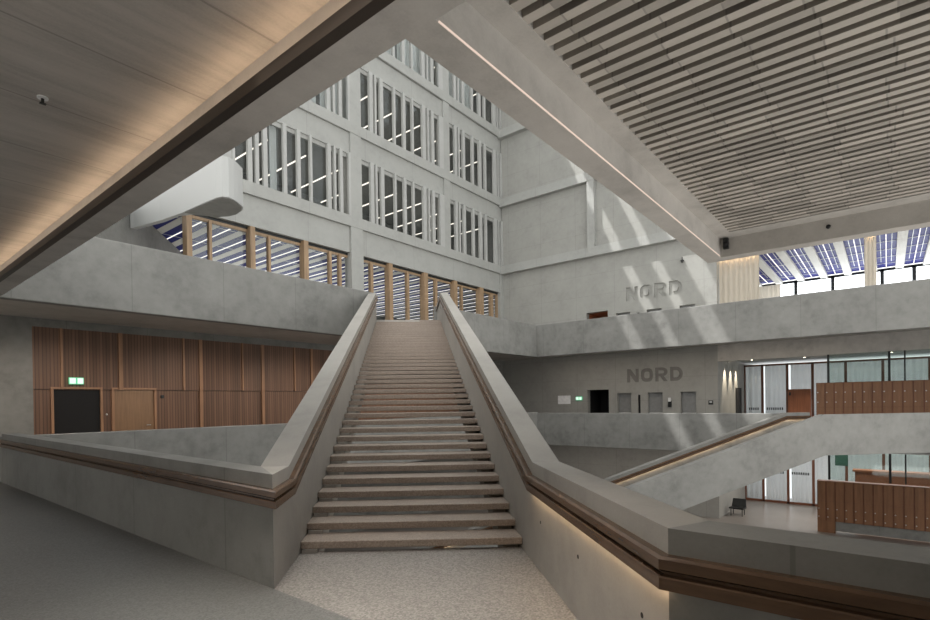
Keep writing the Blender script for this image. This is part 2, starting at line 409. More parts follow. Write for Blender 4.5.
sweep(pathR, nmR, RAIL_UP, 0, 1).build('handrail', W_RAIL, nr)

# parapets round the void
def parapet(mb, label): return tag(mb.build('parapet', CON, bevel=.025), label, 'parapet')
parapet(MB().box(XA, 27.2, YB, YB+.3, -.85, 1.1), 'pale concrete parapet in front of the wooden panelled wall')
parapet(MB().box(27.2, 27.5, 2.75, YB+.3, -.85, 1.05), 'concrete parapet below the lower NORD lettering, on the same floor as the landing')
parapet(MB().box(27.2, 27.5, -12, -1.42, -.6, 1.1), 'concrete parapet of the same floor at the far right edge of the photo')
parapet(MB().box(2.42, 14.53, YB, YB+.3, ZB, 6.32), 'broad upper concrete parapet left of the stair, with dark speckled stains')
parapet(MB().box(18.37, 27.5, YB, YB+.3, ZB, 6.32), 'short upper concrete parapet right of the stair top, meeting the sunlit one')
parapet(MB().box(27.2, 27.5, -12, YB, ZB, 6.32), 'long upper concrete parapet with sun streaks below the upper NORD lettering')

# lower stair, running from the lower storey up to the right
ls = thing('staircase', (20, 6, -5.22), 'concrete staircase from the lower storey rising to the right beyond the near parapet', 'staircase')
def D(t, s): return ((s+t)/R2, (s-t)/R2)
nN = (1/R2, 1/R2); nFar = (-1/R2, -1/R2)
t0 = .2
def lz(t, k): return 1.1-.3275*(k-t)
kN, kF = 15.62, 16.35
pathN = [(*D(t0,18.54), lz(t0,kN)), (*D(kN,18.54), 1.1), (*D(20.3,18.54), 1.1)]
pathF = [(*D(t0,21.19), lz(t0,kF)), (*D(kF,21.19), 1.1), (*D(17.45,21.19), 1.1)]
sweep(pathN, [nN,nN], wall_prof(0,-1.55,.3)).build('flank_wall', CON, ls)
sweep(pathF, [nFar,nFar], wall_prof(0,-1.55,.3)).build('flank_wall', CON, ls)
sweep(pathF, [nFar,nFar], RAIL_UP).build('handrail', W_RAIL, ls)
sweep(pathF, [nFar,nFar], LEDP).build('light_strip', LED_W, ls)
sweep(pathN, [nN,nN], RAIL_UP).build('handrail', W_RAIL, ls)
for n in range(1, 41):
    z = -5.22+n*.1305; ta = kN-15.6+(n-1)*.4; tb = kF-15.95+(n-1)*.4
    a, b, c, d = D(ta,18.54), D(ta+.44,18.54), D(tb+.44,21.19), D(tb,21.19)
    MB().hexa([(*a,z-.088),(*b,z-.088),(*c,z-.088),(*d,z-.088),(*a,z),(*b,z),(*c,z),(*d,z)]).build('tread', TREAD, ls)

# ------------------------------------------------------------------ NORD wall with engraved letters, doors and niches
def applied(o, cutters):
    for c in cutters:
        m = o.modifiers.new('cut', 'BOOLEAN'); m.operation = 'DIFFERENCE'; m.object = c; m.solver = 'EXACT'
    bpy.context.view_layer.update()
    dg = bpy.context.evaluated_depsgraph_get()
    me = bpy.data.meshes.new_from_object(o.evaluated_get(dg)); o.modifiers.clear(); o.data = me
    for c in cutters: bpy.data.objects.remove(c)
nordw = MB().box(XN, XN+.45, 7.64, 23.4, -5.5, 11.4).build('wall_right', CON_NORD)
cuts = []
def cbox(x0,x1,y0,y1,z0,z1): cuts.append(MB().box(x0,x1,y0,y1,z0,z1).build('cutter', CON_NORD))
for zo in (0, Z1):
    cbox(XN-.1, XN+1, 14.31, 15.84, zo+.001, zo+2.47)
    for y0, y1 in ((12.80,13.74),(10.81,11.74),(8.85,9.74)): cbox(XN-.1, XN+.33, y0, y1, zo+.62, zo+2.2)
    cbox(XN-.1, XN+.12, 12.20, 12.36, zo+.6, zo+2.08)
LETTER_SHADE = concrete('letter_recess_shade', (.20,.195,.185), seam=0)  # shade of the lower letter recesses put into a darker inlay colour
letters = []
def shade_inlay(mb, z0):
    if z0 > 5: return
    q = MB(); q.f = list(mb.f); q.v = [(XN+.055 if p[0] < XN else XN+.099, p[1], p[2]) for p in mb.v]; letters.append(q)
def ring_cut(outer, inner, y0, z0, w, h, dep=.10):
    """letter strokes: outer and inner loops with the same number of points, letter x runs towards -y"""
    n = len(outer); f = lambda p, x: (x, y0-p[0]*w, z0+p[1]*h)
    mb = MB().add([f(p, XN-.05) for p in outer]+[f(p, XN-.05) for p in inner]+[f(p, XN+dep) for p in outer]+[f(p, XN+dep) for p in inner], [])
    for i in range(n):
        j = (i+1)%n
        mb.f += [(i,j,n+j,n+i),(2*n+i,3*n+i,3*n+j,2*n+j),(i,2*n+i,2*n+j,j),(n+i,n+j,3*n+j,3*n+i)]
    shade_inlay(mb, z0); cuts.append(mb.build('cutter', CON_NORD))
def poly_cut(poly, y0, z0, w, h, dep=.10):
    n = len(poly); f = lambda p, x: (x, y0-p[0]*w, z0+p[1]*h)
    mb = MB().add([f(p, XN-.05) for p in poly]+[f(p, XN+dep) for p in poly], [tuple(range(n)), tuple(range(2*n-1,n-1,-1))]+[(i,n+i,n+(i+1)%n,(i+1)%n) for i in range(n)])
    shade_inlay(mb, z0); cuts.append(mb.build('cutter', CON_NORD))
def sup(cx, cy, rx, ry, e, n=24):
    return [(cx+rx*math.copysign(abs(math.cos(a))**e, math.cos(a)), cy+ry*math.copysign(abs(math.sin(a))**e, math.sin(a))) for a in [2*math.pi*i/n for i in range(n)]]
def half(x0, xm, r, y0, y1, n=10):
    cy = (y0+y1)/2; ry = (y1-y0)/2
    return [(x0,y0)]+[(xm+r*math.cos(a), cy+ry*math.sin(a)) for a in [-math.pi/2+math.pi*i/n for i in range(n+1)]]+[(x0,y1)]
LW, LH = .76, .86
for zo in (2.88, 2.88+Z1+.02):
    y = 13.05
    poly_cut([(0,0),(.27,0),(.27,.52),(.70,0),(1,0),(1,1),(.73,1),(.73,.48),(.30,1),(0,1)], y, zo, LW, LH)
    y -= .90
    ring_cut(sup(.5,.5,.5,.5,.7), sup(.5,.5,.22,.25,.7), y, zo, LW, LH)
    y -= .90
    ring_cut(half(0,.55,.45,.36,1), half(.27,.55,.16,.57,.79), y, zo, LW, LH)
    poly_cut([(0,0),(.27,0),(.27,.37),(0,.37)], y, zo, LW, LH)
    poly_cut([(.38,.37),(.66,.0),(1,0),(.70,.37)], y, zo, LW, LH)
    y -= .90
    ring_cut(half(0,.48,.52,0,1), half(.27,.48,.24,.25,.75), y, zo, LW, LH)
applied(nordw, cuts)
lt = thing('wall_lettering', (XN+.05, 11.3, 2.88), 'NORD lettering sunk into the concrete wall on the landing floor, with inlays darkened as shade', 'lettering')
for q in letters: q.build('letter', LETTER_SHADE, lt)
struct(nordw, 'tall grey concrete wall engraved with NORD on two floors', 'wall')
# door recesses and their dark corridors
for zo, lab in ((0, 'dark doorway beside the green exit sign on the landing floor'), (Z1, 'brown lined doorway on the upper floor just above the sunlit parapet')):
    d = MB().box(XN+.42, XN+2.2, 14.2, 14.31, zo, zo+2.55).box(XN+.42, XN+2.2, 15.84, 15.95, zo, zo+2.55).box(XN+2.1, XN+2.2, 14.31, 15.84, zo, zo+2.55).box(XN+.42, XN+2.2, 14.31, 15.84, zo+2.47, zo+2.55)
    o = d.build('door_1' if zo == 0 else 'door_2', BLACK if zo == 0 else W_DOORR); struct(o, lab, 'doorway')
    for i, (y0, y1) in enumerate(((12.80,13.74),(10.81,11.74),(8.85,9.74))):
        fl_ = 'landing' if zo == 0 else 'upper'
        nm = ['nearest the doorway', 'in the middle of three', 'farthest from the doorway'][i]
        t = thing('drinking_fountain', (XN+.2, (y0+y1)/2, zo+.62), f'steel lined wall niche on the {fl_} floor, {nm}', 'fountain', f'steel niches on the {fl_} floor')
        m = MB().box(XN+.30, XN+.325, y0+.005, y1-.005, zo+.625, zo+2.195)
        m.build('back_plate', STEEL_D, t)
        MB().hexa([(XN+.02,y0+.01,zo+.63),(XN+.3,y0+.01,zo+.63),(XN+.3,y1-.01,zo+.63),(XN+.02,y1-.01,zo+.63),(XN+.02,y0+.01,zo+.86),(XN+.3,y0+.01,zo+.93),(XN+.3,y1-.01,zo+.93),(XN+.02,y1-.01,zo+.86)]).build('basin', WHITE, t)
    MB_ = MB().box(XN+.09, XN+.115, 12.21, 12.35, zo+.61, zo+2.07).build('wall_slot', BLACK); struct(MB_, f'narrow dark slot in the concrete wall between steel niches on the {"landing" if zo==0 else "upper"} floor', 'slot')
o = MB().box(XN-.02, XN-.002, 17.11, 18.08, 1.53, 2.12).build('paper_sign', PAPER); tag(o, 'white paper notice on the concrete wall left of the exit sign', 'notice')
es = thing('exit_sign', (XN-.03, 16.44, 1.79), 'green and white exit sign beside the dark doorway in the concrete wall', 'exit sign')
def exit_panel(t, axis):
    if axis == 'x':
        X = XN
        MB().box(X-.06, X-.002, 16.22, 16.68, 1.78, 2.03).build('housing', EXITM, t)
        m = MB().box(X-.066, X-.06, 16.46, 16.66, 1.81, 2.0); m.build('running_figure', EXITW, t)
        MB().box(X-.066, X-.06, 16.25, 16.41, 1.81, 2.0).build('arrow', EXITW, t)
exit_panel(es, 'x')
ph = thing('wall_telephone', (XN-.06, 10.38, 1.3), 'black and white intercom handset on the wall between two steel niches', 'telephone')
MB().box(XN-.08, XN-.002, 10.27, 10.47, 1.28, 1.66).build('body', DARKM, ph)
MB().box(XN-.10, XN-.08, 10.29, 10.45, 1.62, 1.86).build('cap', WHITE, ph)
MB().tube((XN-.11, 10.37, 1.30), (XN-.11, 10.37, 1.56), .03).build('handset', BLACK, ph)
sw = thing('wall_panel', (XN-.02, 8.02, 1.42), 'small dark control panel on the wall right of the steel niches', 'panel')
MB().box(XN-.03, XN-.002, 7.9, 8.16, 1.42, 1.66).build('plate', DARKM, sw); MB().box(XN-.036, XN-.03, 7.96, 8.10, 1.52, 1.62).build('display', STEEL, sw)

# upper NORD wall: ledges, recessed panels, pilaster
for i, (z0, z1) in enumerate(((11.37,11.97),(16.42,17.02),(21.6,22.2))):
    m = MB().box(XN-.36, XN+.5, 1.0, YF+.1, z0, z1)
    struct(m.build(f'trim_{i+1}', CON_FAC), ['lowest', 'middle', 'topmost'][i]+' concrete ledge across the tall wall above the lettering', 'ledge')
for i, (z0, z1) in enumerate(((11.97,16.42),(17.02,21.6),(22.2,27))):
    m = MB().box(XN, XN+.4, 1.0, YF+.1, z0, z1)
    struct(m.build(f'wall_right_{i+1}', CON_NORD), ['recessed concrete panel of the tall wall above the lowest ledge', 'recessed concrete panel of the tall wall with a bright sun patch', 'topmost recessed concrete panel of the tall wall'][i], 'wall')
struct(MB().box(XN-.34, XN, 15.05, 15.55, 11.97, 16.42).build('column', CON_FAC), 'single short pilaster between ledges of the tall right wall', 'column')
# return wall of the right recess
rw = MB().box(XN+.45, 43, 7.64, 8.0, -5.5, 10.0).build('wall_recess', CON_NORD); struct(rw, 'concrete return wall with light scallops beside the glazed recess', 'wall')
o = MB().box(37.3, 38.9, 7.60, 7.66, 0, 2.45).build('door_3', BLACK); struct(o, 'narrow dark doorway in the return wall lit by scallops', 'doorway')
eb = MB().box(XN, XN+.3, -12, 7.64, 3.92, 4.9)
beam('beam', eb, 'concrete edge beam over the lockers on the right')
beam('beam', MB().box(XN-.1, XN+.35, -12, 7.64, 9.88, 11.4), 'concrete beam above the curtains on the upper floor')

# ------------------------------------------------------------------ window facade
ZL = (11.43, 16.55, 21.7)
COLS = [(11.0,11.7),(18.36,19.12),(26.1,26.7),(32.95,33.3)]
for i, z in enumerate(ZL):
    m = MB().box(9.5, 33.3, YF, YF+.9, z, z+.58)
    struct(m.build(f'trim_{i+4}', CON_FAC), ['lowest', 'middle', 'topmost'][i]+' long concrete ledge of the window facade', 'ledge')
    for j, (a, b) in enumerate(COLS):
        m = MB().box(a, b, YF+.02, YF+.7, z+.58, z+5.12)
        struct(m.build('column', CON_FAC), f'concrete facade column, {ORD[j]} from the left, above the {["lowest","middle","topmost"][i]} ledge', 'column')
struct(MB().box(9.64, 33.3, YF+.16, YF+.9, 10.03, 11.43).build('wall_back', CON_FAC), 'deep concrete beam of the facade above the wooden framed windows', 'wall')
for j, (a, b) in enumerate(((18.32,19.16),(32.45,33.3))):
    struct(MB().box(a, b, YF+.02, YF+.6, Z1, 11.43).build('column', CON_FAC), ['broad concrete column between the two runs of wooden framed windows','concrete corner strip where facade and tall wall meet'][j], 'column')
FINS = [[(11.75,11.85),(12.43,12.67),(12.79,13.0),(13.19,13.43),(14.24,14.46),(15.0,15.23),(15.75,15.91),(16.81,17.07),(17.26,17.39),(17.59,17.83),(18.18,18.36)],
        [(19.72,20.02),(20.14,20.29),(20.51,20.81),(21.58,21.78),(22.34,22.61),(23.11,23.31),(24.03,24.38),(24.54,24.70),(24.87,25.19),(25.62,26.1)],
        [(27.16,27.47),(27.64,27.78),(28.03,28.36),(29.06,29.34),(29.88,30.24),(30.53,30.82),(31.67,32.10),(32.24,32.36),(32.52,32.95)]]
BX = [(11.7,18.36),(19.12,26.1),(26.7,32.95)]
def wavy(x0, x1, y, z0, z1, amp=.05, per=.22, axis='x', tilt=0.0):
    n = max(8, int((x1-x0)/per*6)); mb = MB(); vs = []; fs = []
    for i in range(n+1):
        u = x0+(x1-x0)*i/n; w = amp*math.sin(2*math.pi*(u-x0)/per+.7*math.sin(u*3.1)); 
        for z in (z0, z1):
            p = (u, y+w*(.6 if z == z1 else 1), z) if axis == 'x' else (y+w*(.6 if z == z1 else 1), u, z)
            vs.append(p)
    for i in range(n): fs.append((2*i,2*i+2,2*i+3,2*i+1))
    return mb.add(vs, fs)
wn = 0
LV = ['lowest', 'middle', 'topmost']; BN = ['left', 'centre', 'right']
for i, z in enumerate(ZL):
    zs = z+.58; zt = z+3.97
    for j, (a, b) in enumerate(BX):
        wn += 1
        t = thing(f'window_{wn}', ((a+b)/2, YF+.3, zs), f'facade window band with pale fins, {LV[i]} row, {["left bay beside the rounded white landing","bay between the two columns","bay at the corner with the tall wall"][j]}', 'window', None, 'structure')
        for (f0, f1) in FINS[j]:
            if f0 < a-.05: continue
            g0 = min(f0*(1+.06/YF), f1-.13)
            MB().box(g0, f1, YF+.02, YF+.19, zs, zt+.02).build('fin', CON_FIN, t)
        MB().box(a, b, YF+.14, YF+.7, zt, z+5.12).build('lintel', CON_FAC, t)
        MB().box(a, b, YF+.20, YF+.28, zs, zs+.07).build('frame', CON_FAC, t); MB().box(a, b, YF+.20, YF+.28, zt-.22, zt).build('frame', CON_FAC, t)
        MB().box(a, b, YF+.24, YF+.255, zs+.07, zt-.22).build('pane', GLASS, t)
    # room behind the row
    rm = MB().box(8.3, 33.3, 30.0, 30.2, z, z+5.1).box(8.3, 33.3, YF+.9, 30.0, z+.3, z+.5).box(8.1, 8.3, YF+.9, 30, z, z+5.1).box(33.3, 33.5, YF+.9, 30, z, z+5.1)
    struct(rm.build(f'wall_office_{i+1}', INT), f'dim grey office interior behind the {LV[i]} row of facade windows', 'wall')
    struct(MB().box(8.3, 33.3, YF+.9, 30.0, z+4.3, z+4.6).build(f'ceiling_office_{i+1}', INT_C), f'grey office ceiling behind the {LV[i]} row of facade windows', 'ceiling')
lamp0 = None
for i, z in enumerate(ZL):
    for k in range(11):
        xx = 9.8+k*2.2
        t = thing('linear_lamp', (xx, 26.3, z+3.5), f'slim white ceiling lamp, {ORD[k]} from the left behind the {LV[i]} row of facade windows', 'lamp', 'slim ceiling lamps in the offices') if lamp0 is None else dup(lamp0, (xx, 26.3, z+3.5), f'slim white ceiling lamp, {ORD[k]} from the left behind the {LV[i]} row of facade windows')
        if lamp0 is None:
            MB().box(xx-.03, xx+.03, 23.9, 28.7, z+3.5, z+3.55).build('light_strip', LAMP, t)
            MB().tube((xx, 24.6, z+3.56), (xx, 24.6, z+4.3), .012, 6).build('cable', DARKM, t); MB().tube((xx, 28, z+3.56), (xx, 28, z+4.3), .012, 6).build('cable', DARKM, t)
            lamp0 = t
# pale curtains behind some window bands
CL = [(16.9,18.3,1,'beside the left column in the middle window row'),(11.6,16.6,1,'in the left bay of the middle window row'),(19.15,22.4,2,'topmost row, left of the centre bay'),(22.6,26.0,2,'topmost row, right of the centre bay'),(26.75,29.9,2,'topmost row, corner bay'),(13.9,14.3,0,'narrow curtain in the left bay of the lowest window row'),(25.2,25.7,1,'narrow curtain beside the right column in the middle row'),(26.75,27.2,1,'narrow curtain right of the right column in the middle row')]
for x0, x1, r, lab in CL:
    tag(wavy(x0, x1, YF+.66, ZL[r]+.6, ZL[r]+3.95, .05, .3).build('curtain', CURT_G, smooth=True), 'pale grey curtain behind glass, '+lab, 'curtain')

# wooden framed windows of the upper floor
BIG = [(9.64,9.95),(12.42,12.78),(15.23,15.64),(20.93,21.42),(23.89,24.46),(26.83,27.39),(29.65,30.36)]
THIN = [(10.72,10.89),(13.51,13.69),(16.98,17.22),(17.62,17.86),(19.8,20.1),(22.7,23.0),(25.27,25.6),(27.95,28.25),(31.35,31.85),(32.25,32.42)]
for q, (a, b, lab) in enumerate(((9.64,18.32,'wooden framed window run left of the broad column'),(19.16,32.45,'wooden framed window run at the head of the big stair'))):
    t = thing(f'window_{wn+1+q}', ((a+b)/2, YF+.3, Z1), lab, 'window', None, 'structure')
    for (x0, x1) in BIG:
        if a-.1 <= x0 < b: MB().box(min(x0*(1+.22/YF), x1-.16), x1, YF+.08, YF+.50, Z1, 10.0).build('post', W_POST, t)
    for (x0, x1) in THIN:
        if a-.1 <= x0 < b: MB().box(min(x0*(1+.1/YF), x1-.10), x1, YF+.30, YF+.50, Z1, 9.86).build('mullion', W_POST, t)
    MB().box(a, b, YF+.36, YF+.50, 9.78, 9.9).box(a, b, YF+.36, YF+.50, Z1, Z1+.12).build('rail', W_POST, t)
    MB().box(a, b, YF+.42, YF+.435, Z1, 9.8).build('pane', GLASS, t)
    MB().box(a, b, YF+.36, YF+.9, 9.9, 10.028).build('head', DARKM, t)

# blue ribbed ceilings
def ribbed(label, x0, x1, y0, y1, z, along, pitch, first, nlamp_label, poly=None):
    t = thing('ribbed_ceiling', ((x0+x1)/2, (y0+y1)/2, z), label, 'ceiling')
    lo, hi = (y0, y1) if along == 'x' else (x0, x1)
    c = first; i = 0; ribs = MB(); pan = MB(); pipes = MB()
    while c-pitch/2 < hi:
        a, b = c-pitch*.345, c+pitch*.345          # blue coffer between ribs
        r0, r1 = b, c+pitch-pitch*.345
        if along == 'x':
            MB().box(x0, x1, a, b, z+.16, z+.38).build('coffer_panel', BLUE, t)
            MB().box(x0, x1, r0, r1, z-.02, z+.38).build('rib', RIB, t)
            for k in range(5):
                xx = x0+.5+(x1-x0)*k/5
                pipes.box(xx, xx+.035, a, b, z+.12, z+.14)
            for yy in (a+.2, b-.22): pipes.box(x0, x1-2, yy, yy+.022, z+.11, z+.14)
            lm = MB().box(x0+.1, x1-.3, c-.016, c+.016, z+.04, z+.08)
        else:
            MB().box(a, b, y0, y1, z-.01, z+.38).build('coffer_panel', BLUE_D, t)
            MB().box(r0, r1, y0, y1, z-.02, z+.38).build('rib', RIB, t)
            for k in range(5):
                yy = y0+.5+(y1-y0)*k/5
                pipes.box(a, b, yy, yy+.05, z-.02, z-.01)
            lm = MB().box(c-.013, c+.013, y0+.1, y1-.3, z-.06, z-.022)
        i += 1
        tag(lm.build('linear_lamp', LAMP_B), f'white light line in the blue ceiling {nlamp_label}, {ORD[i-1]} along the row', 'lamp', 'light lines in the blue ceiling '+nlamp_label)
        c += pitch
    pipes.build('pipe', STEEL, t)
    return t
ribbed('blue ribbed ceiling behind the wooden framed facade windows', 8.9, 46.0, YF+.95, 37.5, 10.03, 'y', 1.3, 9.55, 'behind the wooden framed windows')
ribbed('bright blue ribbed ceiling above the curtains on the right', 33.3, 43.0, -5.2, 7.6, 9.85, 'x', 1.31, -3.93, 'above the right curtains')
struct(MB().box(8.9, 46.2, YF+.9, 38, 10.42, 10.6).box(33.1, 43.3, -6, 7.7, 10.3, 10.5).build('ceiling_upper', INT_C), 'dark slab over the blue ribbed ceilings', 'ceiling')
# back of the hall behind the wooden windows
bw = MB().box(8.9, 46.2, 37.6, 37.8, Z1, 10.4).box(46.0, 46.2, YF+.9, 37.6, Z1, 10.4).box(33.3, 46, YF+.6, YF+.8, Z1, 10.4)
struct(bw.build('wall_hall', INT), 'far grey wall of the hall behind the wooden framed windows', 'wall')
dw = MB().prism([(4.6,19.85),(4.76,19.72),(13.0,30.2),(12.84,30.33)], Z1, 9.98)
struct(dw.build('wall_left', CON), 'grey slanting wall below the rounded white landing', 'wall')
for k, xx in enumerate((22.5, 25.5, 28.5, 31.5, 34.5)):
    t = thing(f'window_{wn+3+k}', (xx, 37.5, 5.5), f'bright far window of the hall seen between wooden posts, {ORD[k]} from the left', 'window', None, 'structure')
    MB().box(xx, xx+2.3, 37.55, 37.59, 5.4, 7.0).build('pane', SKYM, t)
    MB().box(xx-.08, xx, 37.5, 37.6, 5.3, 7.1).box(xx+2.3, xx+2.38, 37.5, 37.6, 5.3, 7.1).box(xx, xx+2.3, 37.5, 37.6, 7.0, 7.1).build('frame', DARKM, t)

# rounded white landing
pod = thing('curved_landing', (9.0, 19.5, 9.0), 'white rounded landing jutting out at the upper left of the atrium', 'landing')
outer = [(8.0,23.75),(8.07,23.6),(8.43,21.95),(8.62,20.5),(8.72,18.9),(8.78,18.1),(8.87,17.82),(9.05,17.74),(9.27,17.82),(9.49,17.96),(9.82,18.23),(9.97,18.58),(10.03,19.1),(9.95,19.5),(9.72,19.85),(9.4,20.1),(9.0,20.3)]
tail = [(8.72,20.9),(8.62,22.0),(8.25,23.75)]
MB().prism(outer+tail, 9.0, 10.4).build('wall_body', PALE, pod, smooth=False)
MB().prism([(8.66,20.3),(8.76,18.9),(8.82,18.12),(8.9,17.87),(9.05,17.79),(9.26,17.87),(9.47,18.0),(9.78,18.26),(9.92,18.6),(9.98,19.1),(9.9,19.48),(9.68,19.81),(9.38,20.05),(9.0,20.24)], 8.97, 9.0).build('soffit', CON, pod)

# ------------------------------------------------------------------ wood panelled wall
struct(MB().box(4.57, 33, YF+.121, YF+.4, 0, 4.94).build('wall_far_back', CON), 'grey wall carrying the wooden panelling', 'wall')
struct(MB().box(4.57, 33, YF, YF+.12, 4.562, 4.94).build('trim_7', CON), 'narrow concrete band above the wooden panelling', 'band')
struct(MB().box(-6, 4.565, YF-.04, YF+.3, 0, 4.94).build('wall_far_left', CON), 'plain concrete wall left of the wooden panelling', 'wall')
pn = thing('wood_panelling', (15, YF, 0), 'brown vertical board panelling with two doors behind the pale parapet', 'panelling')
def up_low(x0, x1):
    MB().box(x0, x1, YF+.02, YF+.12, 2.42, 4.56).build('upper_boards', W_WALL, pn)
MB().box(4.57, 30, YF+.0, YF+.12, 2.42, 4.56).build('upper_boards', W_WALL, pn)
MB().box(4.57, 5.05, YF+.05, YF+.12, 0, 2.41).box(6.6, 6.88, YF+.05, YF+.12, 0, 2.41).box(8.42, 30, YF+.05, YF+.12, 0, 2.41).box(5.05,6.6,YF+.05,YF+.12,2.40,2.42).build('lower_boards', W_WALL, pn)
for x in (5.37, 7.19, 9.47, 10.16, 12.01, 12.98, 14.66, 15.64, 17.4, 18.4): 
    w = .14 if x in (7.19, 10.16, 12.98, 15.64) else .07
    z0 = 0 if x in (10.16, 12.98, 15.64, 18.4) else 2.42
    MB().box(x-w/2, x+w/2, YF-.06, YF+.02, z0, 4.56).build('batten', W_BAT, pn)
o = thing('door_4', (5.8, YF, 0), 'black open doorway in the wooden panelling below the exit sign', 'doorway', None, 'structure')
MB().box(5.05, 5.13, YF-.03, YF+.2, 0, 2.5).box(6.52, 6.60, YF-.03, YF+.2, 0, 2.5).box(5.13, 6.52, YF-.03, YF+.2, 2.43, 2.5).build('frame', W_BAT, o)
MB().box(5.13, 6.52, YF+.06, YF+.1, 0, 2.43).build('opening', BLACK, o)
o = thing('door_5', (7.65, YF, 0), 'closed light brown wooden door in the panelled wall', 'door', None, 'structure')
MB().box(6.88, 6.96, YF-.03, YF+.2, 0, 2.5).box(8.34, 8.42, YF-.03, YF+.2, 0, 2.5).box(6.96, 8.34, YF-.03, YF+.2, 2.43, 2.5).build('frame', W_BAT, o)
dl = MB().box(6.96, 8.34, YF+.04, YF+.1, 0, 2.43).build('leaf', W_DOOR, o)
MB().tube((8.2, YF-.02, 1.05), (8.05, YF-.02, 1.05), .015).tube((8.2,YF-.02,1.05),(8.2,YF+.04,1.05),.012).build('handle', STEEL, dl)
t = thing('exit_sign', (5.78, YF-.05, 2.62), 'glowing green and white exit sign above the black doorway in the panelling', 'exit sign')
MB().box(5.55, 5.99, YF-.12, YF-.08, 2.60, 2.84).build('housing', EXITM, t)
MB().box(5.57, 5.75, YF-.126, YF-.12, 2.62, 2.82).build('running_figure', EXITW, t); MB().box(5.80, 5.97, YF-.126, YF-.12, 2.62, 2.82).build('arrow', EXITW, t)
MB().box(5.74, 5.82, YF-.08, YF+.0, 2.66, 2.8).build('bracket', STEEL, t)
MB().box(8.6, 8.7, YF-.01, YF+.05, 2.1, 2.22).build('wall_sensor', DARKM); tag(bpy.data.objects['wall_sensor'], 'small dark sensor on the panelling right of the closed door', 'sensor')
o = MB().ball((6.72, YF+.02, 1.5), .035).build('wall_switch', WHITE); tag(o, 'small pale round switch between the two doors of the panelling', 'switch')

# downlights
dl0 = None
def downlight(x, y, z, label, grp):
    t = thing('downlight', (x, y, z), label, 'lamp', grp)
    MB().tube((x,y,z-.015),(x,y,z+.02),.09,16).build('ring', WHITE, t)
    MB().tube((x,y,z-.02),(x,y,z-.014),.06,16).build('lens', SPOT, t); return t
downlight(4.93, 17.2, 4.85, 'small round downlight under the upper parapet, above the exit sign', 'soffit downlights')
downlight(9.9, 17.35, 4.85, 'small round downlight under the upper parapet, nearer the big stair', 'soffit downlights')
for k, (x, y) in enumerate(((34.4,6.7),(35.9,6.7),(37.4,6.7),(36.5,5.2),(37.6,3.9),(36.2,2.0),(37.2,-.2))):
    downlight(x, y, 4.2, f'small spotlight in the pale recess ceiling, {ORD[k]} from the return wall corner', 'recess spotlights')
sd = thing('sprinkler', (1.39, 6.3, 4.76), 'small metal sprinkler head on the boarded near ceiling', 'sprinkler')
MB().tube((1.39,6.3,4.745),(1.39,6.3,4.762),.045,14).build('rosette', WHITE, sd); MB().tube((1.39,6.3,4.70),(1.39,6.3,4.745),.014,8).box(1.365,1.415,6.285,6.315,4.695,4.703).build('nozzle', DARKM, sd)
cs = thing('corner_speaker', (10.6, 2.2, 4.5), 'small dark camera box in the corner of the slatted ceiling beams', 'camera')
MB().box(10.60, 10.68, 2.27, 2.36, 4.55, 4.74).build('bracket', DARKM, cs); MB().ball((10.56, 2.3, 4.62), .045).build('lens', BLACK, cs)
sk = MB().ball((10.66, .75, 4.62), .035).build('fire_sensor', BLACK); tag(sk, 'tiny dark round sensor on the end beam of the slatted ceiling', 'sensor')
hk = MB().box(XN-.12, XN, 9.45, 9.62, 10.05, 10.12).tube((XN-.1,9.53,9.95),(XN-.1,9.53,10.3),.03).build('wall_camera', DARKM); tag(hk, 'small dark camera on the tall wall above the upper lettering', 'camera')

# ------------------------------------------------------------------ right side: curtains, far windows
tag(wavy(5.55, 7.62, XN+.5, Z1, 9.9, .06, .26, 'y').build('curtain', CURT, smooth=True), 'wide cream curtain beside the tall wall on the upper floor', 'curtain')
tag(wavy(.38, .86, XN+.5, Z1, 9.88, .05, .16, 'y').build('curtain', CURT, smooth=True), 'narrow gathered cream curtain between the blue ceiling bays', 'curtain')
tag(wavy(5.8, 7.6, 42.6, Z1, 9.75, .05, .3, 'y').build('curtain', CURT, smooth=True), 'pale curtain at the far end of the upper window strip', 'curtain')
for k, (y, lab) in enumerate(((6.6, 'warm light over the wide cream curtain'), (.62, 'warm light over the narrow cream curtain'))):
    w = 1.0 if k == 0 else .22
    o = MB().box(XN+.36, XN+.40, y-w, y+w, 9.86, 9.88).build('curtain_light', LED_W); tag(o, lab, 'lamp')
yy = [7.6, 4.93, 2.81, .21, -1.35, -3.9]
for k in range(5):
    t = thing(f'window_{wn+8+k}', (43.1, (yy[k]+yy[k+1])/2, Z1), f'bright window of the strip below the blue ceiling, {ORD[k]} from the wide curtain', 'window', None, 'structure')
    MB().box(43.10, 43.14, yy[k+1]+.1, yy[k]-.1, Z1, 9.78).build('pane', SKYM, t)
    MB().box(43.0, 43.15, yy[k]-.1, yy[k]+.0, Z1, 9.9).box(43.0, 43.15, yy[k+1], yy[k+1]+.1, Z1, 9.9).box(43.0, 43.15, yy[k+1], yy[k], 9.78, 9.95).build('frame', DARKM, t)

